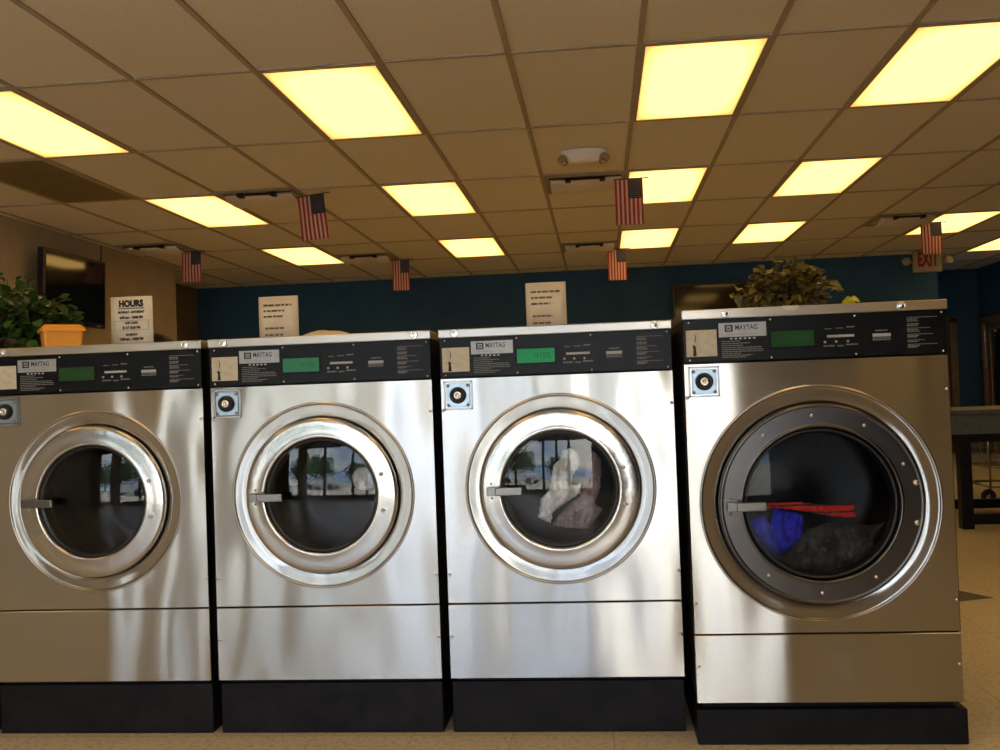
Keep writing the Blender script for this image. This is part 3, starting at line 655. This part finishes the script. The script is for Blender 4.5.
# ------------------------------------------------------------------ notices standing on the machines
def notice(name, x0, x1, zb, zt, y, label, lines, mat, big=None, tiltx=0.0, rows=()):
    w_, h_ = x1 - x0, zt - zb
    e = empty(name, ((x0 + x1) / 2, y, zb), label, 'notice'); e.rotation_euler = (0, tiltx, 0)
    sheet = MB(); n = 6
    v = []
    for k in range(n + 1):
        u = k / n; v += [(-w_ / 2 + w_ * u, -.004 * math.sin(PI * u), 0), (-w_ / 2 + w_ * u, -.004 * math.sin(PI * u), h_)]
    sheet.add(v, [(2 * k, 2 * k + 2, 2 * k + 3, 2 * k + 1) for k in range(n)], 0, True)
    s_ = sheet.build('paper_sheet', mat, e); md = s_.modifiers.new('solid', 'SOLIDIFY'); md.thickness = .0012; md.offset = 1
    MB().box(-w_ * .3, w_ * .3, .0015, .006, -.02 if y > 3.8 else 0, h_ * .8).build('backing_strip', M['cream'], e)
    rnd = random.Random(len(label)); tm = MB()
    for (u0, u1, vz, hh) in rows:
        x = -w_ / 2 + u0 * w_; xe = -w_ / 2 + u1 * w_
        while x < xe - .001:
            l = min(rnd.uniform(.010, .026), xe - x)
            xx = x
            while xx < x + l - .0012: tm.box(xx, xx + .0027, -.0062, -.0045, h_ * (1 - vz) - hh / 2, h_ * (1 - vz) + hh / 2 * rnd.uniform(.7, 1)); xx += .0031
            x += l + .004
    if tm.v: tm.build('printed_words', M['greyink'], e)
    if big: 
        tb_ = MB(); big(tb_, w_, h_); tb_.build('lettering', M['ink'], e)
    return e
rws = [(.13, .84, .17, .008), (.13, .66, .28, .008), (.13, .60, .39, .008), (.16, .65, .62, .008), (.16, .60, .75, .008)]
TOPB = ROWY + .86 + .006
notice('paper_notice', -1.360, -1.197, 1.255, 1.462, TOPB + .008, 'cream printed notice standing on the second washer from the left', 0, M['paper'], rows=rws)
notice('paper_notice', -.279, -.121, 1.255, 1.467, TOPB + .008, 'cream printed notice standing on the brightest washer near the picture centre', 0, M['paper'], rows=rws)
def hours(mb, w_, h_):
    y = -.0062
    sc_ = w_ / .178; h0 = h_; h_ = h_ / sc_
    text_mb(mb, 'HOURS', .036, 0, h_ - .030, y, bold=.0022, xs=.86); mb.box(-.056, .056, y, y + .001, h_ - .050, h_ - .047)
    text_mb(mb, 'MONDAY - SATURDAY', .0125, 0, h_ - .064, y, bold=.0008, xs=.86)
    text_mb(mb, '6:00 am - 10:00 PM', .0145, 0, h_ - .086, y, bold=.0008, xs=.86)
    text_mb(mb, 'LAST LOAD', .012, 0, h_ - .108, y, bold=.0008, xs=.86)
    text_mb(mb, 'IS AT 8:30 PM', .0145, 0, h_ - .128, y, bold=.0008, xs=.9)
    text_mb(mb, 'SUNDAY', .0125, 0, h_ - .156, y, bold=.0008, xs=1.0)
    text_mb(mb, '7:00 am - 10:00 PM', .0145, 0, h_ - .174, y, bold=.0008, xs=.86)
    t_ = .0008
    for (x0, x1, z0, z1) in ((-.072, .072, h_ - .099, h_ - .099 + t_), (-.072, .072, h_ - .138, h_ - .138 + t_), (-.072, -.072 + t_, h_ - .138, h_ - .098), (.072 - t_, .072, h_ - .138, h_ - .098)): mb.box(x0, x1, y, y + .0008, z0, z1)
    mb.v = [(p[0] * sc_, p[1], p[2] * sc_) for p in mb.v]
notice('hours_notice', -1.823, -1.659, 1.2375, 1.451, 3.62, 'white HOURS notice standing on the dim left-hand washer', 0, M['paperw'], big=hours)

# ------------------------------------------------------------------ orange box on the left washer
e = empty('storage_box', (-1.875, 3.36, 1.236), 'orange plastic box with lid on the dim left-hand washer', 'box', rz=.62)
def frustum(mb, w0, d0, w1, d1, z0, z1, r=.01):
    n = 5; rings = []
    for (w_, d_, z) in ((w0, d0, z0), (w1, d1, z1)):
        ring = []
        for (cx, cy, a0) in ((w_ / 2 - r, d_ / 2 - r, 0), (-w_ / 2 + r, d_ / 2 - r, PI / 2), (-w_ / 2 + r, -d_ / 2 + r, PI), (w_ / 2 - r, -d_ / 2 + r, 1.5 * PI)):
            for k in range(n + 1): t = a0 + PI / 2 * k / n; ring.append((cx + r * math.cos(t), cy + r * math.sin(t), z))
        rings.append(ring)
    n = len(rings[0]); v = rings[0] + rings[1]
    mb.add(v, [(k, (k + 1) % n, n + (k + 1) % n, n + k) for k in range(n)], 0); mb.add(v, [tuple(range(n)), tuple(range(n, 2 * n))], 0)
mb = MB(); frustum(mb, .120, .100, .130, .110, 0, .072); mb.build('tub', M['orangebox'], e)
mb = MB(); frustum(mb, .148, .124, .142, .118, .070, .082); frustum(mb, .142, .118, .115, .092, .082, .094); mb.build('box_lid', M['orangebox'], e)

# ------------------------------------------------------------------ plants
def leaf(mb, p, d, up, ln, wd, droop=.3):
    d = d.normalized(); s = d.cross(up).normalized(); u = s.cross(d).normalized()
    st = ((0, .0), (.12, .62), (.38, 1.0), (.65, .72), (.86, .34), (1.0, 0)); V = []
    for (t, w_) in st:
        c = p + d * (ln * t) - Vector((0, 0, 1)) * (droop * ln * t * t)
        V += [c + s * (wd * w_ / 2) + u * (.18 * wd * w_), c, c - s * (wd * w_ / 2) + u * (.18 * wd * w_)]
    F = []
    for k in range(len(st) - 1):
        a = 3 * k; F += [(a, a + 1, a + 4, a + 3), (a + 1, a + 2, a + 5, a + 4)]
    mb.add(V, F, 0, True)
def plant(loc, label, mat, seed, blobs, nleaf, ln, pot_r=.08, pot_h=.07):
    e = empty('potted_ivy', loc, label, 'plant'); r_ = random.Random(seed)
    fo = MB(); sm = MB()
    for (cx, cy, cz_, rx, ry, rz_), n in zip(blobs, nleaf):
        c = Vector((cx, cy, cz_))
        for q in range(n):
            while True:
                g = Vector([r_.uniform(-1, 1) for _ in range(3)])
                if .25 < g.length < 1: break
            p = c + Vector((g.x * rx, g.y * ry, g.z * rz_))
            if p.z < .012: p.z = .012 + r_.random() * .03
            d = (Vector((g.x, g.y, g.z * .7)) + Vector([r_.uniform(-.6, .6) for _ in range(3)]))
            l = ln * r_.uniform(.65, 1.25)
            leaf(fo, p, d, Vector((r_.uniform(-.4, .4), r_.uniform(-1, .1), 1)), l, l * r_.uniform(.7, .95), r_.uniform(0, .5))
            if q % 4 == 0: sm.tube([(cx * .3, cy * .3, pot_h * .8), tuple((p + c) / 2 + Vector((0, 0, .01))), tuple(p)], .0013, 5)
    fo.v = [(x, y, max(z, .003)) for x, y, z in fo.v]
    fo.build('foliage', mat, e, fix=False); sm.build('stems', M['stem'], e)
    MB().lathe([(.0005, 0), (pot_r * .8, 0), (pot_r, pot_h), (pot_r - .006, pot_h), (pot_r * .76, .008), (.0005, .008)], axis='Z', n=28).build('basket', M['wicker'], e)
    return e
plant((-2.16, 3.58, 1.2361), 'dark green ivy plant at left edge beside the orange box', M['leafgreen'], 4,
      [(0, 0, .10, .22, .14, .10), (.0, .02, .17, .18, .12, .10), (-.04, 0, .28, .08, .06, .05), (.12, .04, .13, .09, .08, .06)], [400, 260, 20, 50], .045)
pp = plant((.635, 3.43, 1.2541), 'olive ivy plant on top of the largest washer', M['leafolive'], 9,
      [(0, 0, .08, .155, .11, .08), (.0, .01, .13, .10, .08, .05), (-.14, 0, .085, .045, .04, .035), (.10, 0, .135, .015, .015, .03), (.01, 0, .175, .03, .03, .015)], [290, 120, 16, 5, 8], .036, .06, .05)
yl = MB()
for q, (dx, dz, az) in enumerate(((1, .2, 0), (1, .55, .01), (.5, .9, .005), (-.7, .5, 0), (-1, .05, .005), (.3, -.3, .012), (1, -.1, .015))): leaf(yl, Vector((.170 + .003 * q, -.05 + .004 * (q % 3), .034 + az)), Vector((dx, -.5, dz)), Vector((.2 * (q % 3 - 1), -1, .6)), .030, .022, .35)
yl.build('bright_leaves', M['leafyellow'], pp, fix=False)['label'] = 'yellow green leaves at the right end'

# ------------------------------------------------------------------ small things on the lids
mb = MB(); rnd = random.Random(5); n1, n2 = 26, 10; V = []
for i in range(n1 + 1):
    for j in range(n2 + 1):
        u, v = i / n1 * 2 - 1, j / n2 * 2 - 1; d = max(0, 1 - u * u) ** .5 * max(0, 1 - v * v) ** .5
        V.append((u * .085, v * .05, .026 * d * (1 + .35 * noise.noise(Vector((u * 3, v * 3, 1)))) + .001))
F = [(i * (n2 + 1) + j, (i + 1) * (n2 + 1) + j, (i + 1) * (n2 + 1) + j + 1, i * (n2 + 1) + j + 1) for i in range(n1) for j in range(n2)]
mb.add(V, F, 0, True); o = mb.build('folded_cloth', noisy(principled('cream_cloth', (.62, .52, .36), .9), (.56, .47, .32), (.66, .56, .40), 30, 3, .3)); o.location = (-.905, 3.30, 1.236)
md = o.modifiers.new('s', 'SOLIDIFY'); md.thickness = .004; md.offset = 1
tag(o, 'low heap of cream cloth on top of the second washer', 'cloth')
# torn white label hanging over the lid edge of the largest washer
mb = MB(); V = []; n = 12
for k in range(n + 1):
    u = -1 + 2 * k / n; V += [(u * .032, -.0112, 1.2545), (u * .032 * .7, -.0112, 1.2545 - .014 * math.sqrt(max(0, 1 - u * u)) - .001)]
mb.add(V, [(2 * k, 2 * k + 2, 2 * k + 3, 2 * k + 1) for k in range(n)])
mb.add([(-.032, -.0112, 1.2545), (.032, -.0112, 1.2545), (.030, .02, 1.2548), (-.030, .02, 1.2548)], [(0, 1, 2, 3)])
o = mb.build('torn_label', M['paper'], fix=False); o.location = (.552, 2.965, 0); md = o.modifiers.new('s', 'SOLIDIFY'); md.thickness = .0006
tag(o, 'torn pale label folded over the lid edge of the largest washer', 'label')
# black rounded bowl upside down behind the hours notice
mb = MB().lathe([(.105, 0), (.103, .02), (.098, .04), (.088, .062), (.070, .080), (.045, .092), (.020, .097), (.0003, .098)], axis='Z', n=40).lathe([(.105, 0), (.110, .0), (.110, .006), (.104, .008)], axis='Z', n=40)
o = mb.build('bowl', M['blackpaint']); o.location = (-1.725, 3.77, 1.236); o.scale = (.82, .82, .86)
tag(o, 'black upturned bowl beside the hours notice', 'bowl')

# ------------------------------------------------------------------ folding table and cart at the right
e = empty('folding_table', (3.35, 7.75, 0), 'grey laundry folding table with a black base beyond the largest washer', 'table')
MB().bbox(-1.15, 1.25, -.52, .52, .795, .822, .004).build('tabletop', M['tabletop'], e)
MB().box(-1.13, 1.23, -.50, .50, .655, .795).build('apron', M['tabletop'], e)
for (x, y) in ((-.86, -.46), (.02, -.46), (.9, -.46), (-.86, .46), (.02, .46), (.9, .46)): MB().bbox(x - .04, x + .04, y - .04, y + .04, 0, .655, .003).build('leg', M['blackpaint'], e)
for (a_, b_) in ((-.82, -.02), (.06, .86)):
    for y in (-.49, .43): MB().box(a_, b_, y, y + .06, .03, .10).build('lower_rail', M['blackpaint'], e)
MB().box(-1.1, 1.2, -.49, -.44, .60, .655).build('upper_rail', M['blackpaint'], e)
def cart(loc, label):
    e = empty('laundry_cart', loc, label, 'cart', 'wire carts behind the folding table'); r_ = .005
    w_, d_ = .36, .26; fr = MB()
    for z in (.30, .62): fr.tube([(-w_, -d_, z), (w_, -d_, z), (w_, d_, z), (-w_, d_, z), (-w_, -d_, z)], .008)
    fr.tube([(-w_, -d_, .14), (w_, -d_, .14), (w_, d_, .14), (-w_, d_, .14), (-w_, -d_, .14)], .012)
    for x in (-w_, w_):
        for y in (-d_, d_): fr.tube([(x, y, .12), (x, y, .62)], .010)
    fr.build('cart_frame', M['darksteel'], e)
    bk = MB()
    for k in range(13): x = -w_ + 2 * w_ * k / 12; bk.tube([(x, -d_, .62), (x, -d_, .30), (x, d_, .30), (x, d_, .62)], .0025, 5)
    for k in range(1, 9): y = -d_ + 2 * d_ * k / 9; bk.tube([(-w_, y, .62), (-w_, y, .30), (w_, y, .30), (w_, y, .62)], .0025, 5)
    for z in (.38, .46, .54): bk.tube([(-w_, -d_, z), (w_, -d_, z), (w_, d_, z), (-w_, d_, z), (-w_, -d_, z)], .0025, 5)
    bk.build('wire_basket', M['darksteel'], e)
    for x in (-w_, w_):
        for y in (-d_, d_):
            c = MB().lathe([(.02, -.012), (.055, -.014), (.0605, -.008), (.0605, .008), (.055, .014), (.02, .012)], (x - .02, y, .0605), n=24, closed=True).build('caster', M['rubber'], e)
            MB().tube([(x, y, .125), (x - .005, y, .10), (x - .02, y + .019, .06), (x - .02, y - .019, .06)], .007, 6).build('fork', M['darksteel'], c)
    return e
cart((3.55, 9.0, 0), 'wire laundry cart on dark casters seen under the folding table')

# ------------------------------------------------------------------ outside, seen reflected in the portholes
o = MB().box(-30, 30, -45, YF - .1, -.08, -.02).build('ground', M['asphalt']); struct(o)
def tree(x, y, h, label, seed):
    e = empty('tree', (x, y, -.02), label, 'tree', 'trees across the parking lot'); r_ = random.Random(seed)
    MB().tube([(0, 0, 0), (.1, 0, h * .25), (0, .1, h * .5), (.1, 0, h * .75)], [.22, .17, .13, .05], 10).build('trunk', M['stem'], e)
    fo = MB()
    for _ in range(900):
        g = Vector([r_.gauss(0, .45) for _ in range(3)]); p = Vector((g.x * h * .42, g.y * h * .42, h * .62 + g.z * h * .36))
        leaf(fo, p, Vector([r_.uniform(-1, 1) for _ in range(3)]), Vector((.1, .2, 1)), .55, .45)
    fo.build('crown', M['leaftree'], e, fix=False)
tree(-7.5, -20, 5.2, 'leafy tree across the lot at left, mirrored in the portholes', 1)
tree(-1.5, -24, 4.2, 'low tree across the lot in the middle, mirrored in the portholes', 2)
tree(-13.5, -26, 5.6, 'far leafy tree mirrored at the edge of a porthole', 3)
# parked car
e = empty('parked_car', (-5.0, -12.5, -.02), 'pale parked car mirrored in the second washer glass', 'car', rz=.3)
prof = [(-2.1, .35), (-2.15, .7), (-1.9, .88), (-1.2, .98), (-.55, 1.42), (.75, 1.45), (1.45, 1.02), (2.05, .95), (2.15, .6), (2.1, .35)]
mb = MB(); n = len(prof); V = []
for (x, z) in prof: k = .62 if z > 1.2 else .82; V += [(x, -k, z), (x, k, z)]
F = [(2 * i, 2 * i + 1, 2 * ((i + 1) % n) + 1, 2 * ((i + 1) % n)) for i in range(n)] + [tuple(2 * i for i in range(n)), tuple(2 * i + 1 for i in range(n))]
mb.add(V, F); mb.build('car_body', M['carpaint'], e)
for s in (-1, 1): MB().box(-.7, .95, s * .74 - .02, s * .74 + .02, 1.02, 1.3).build('side_window', M['screenblack'], e)
for x in (-1.35, 1.35):
    for s in (-1, 1): MB().lathe([(.0003, -.1), (.3, -.1), (.33, -.08), (.33, .08), (.3, .1), (.0003, .1)], (x, s * .78, .33), n=24).build('wheel', M['rubber'], e)
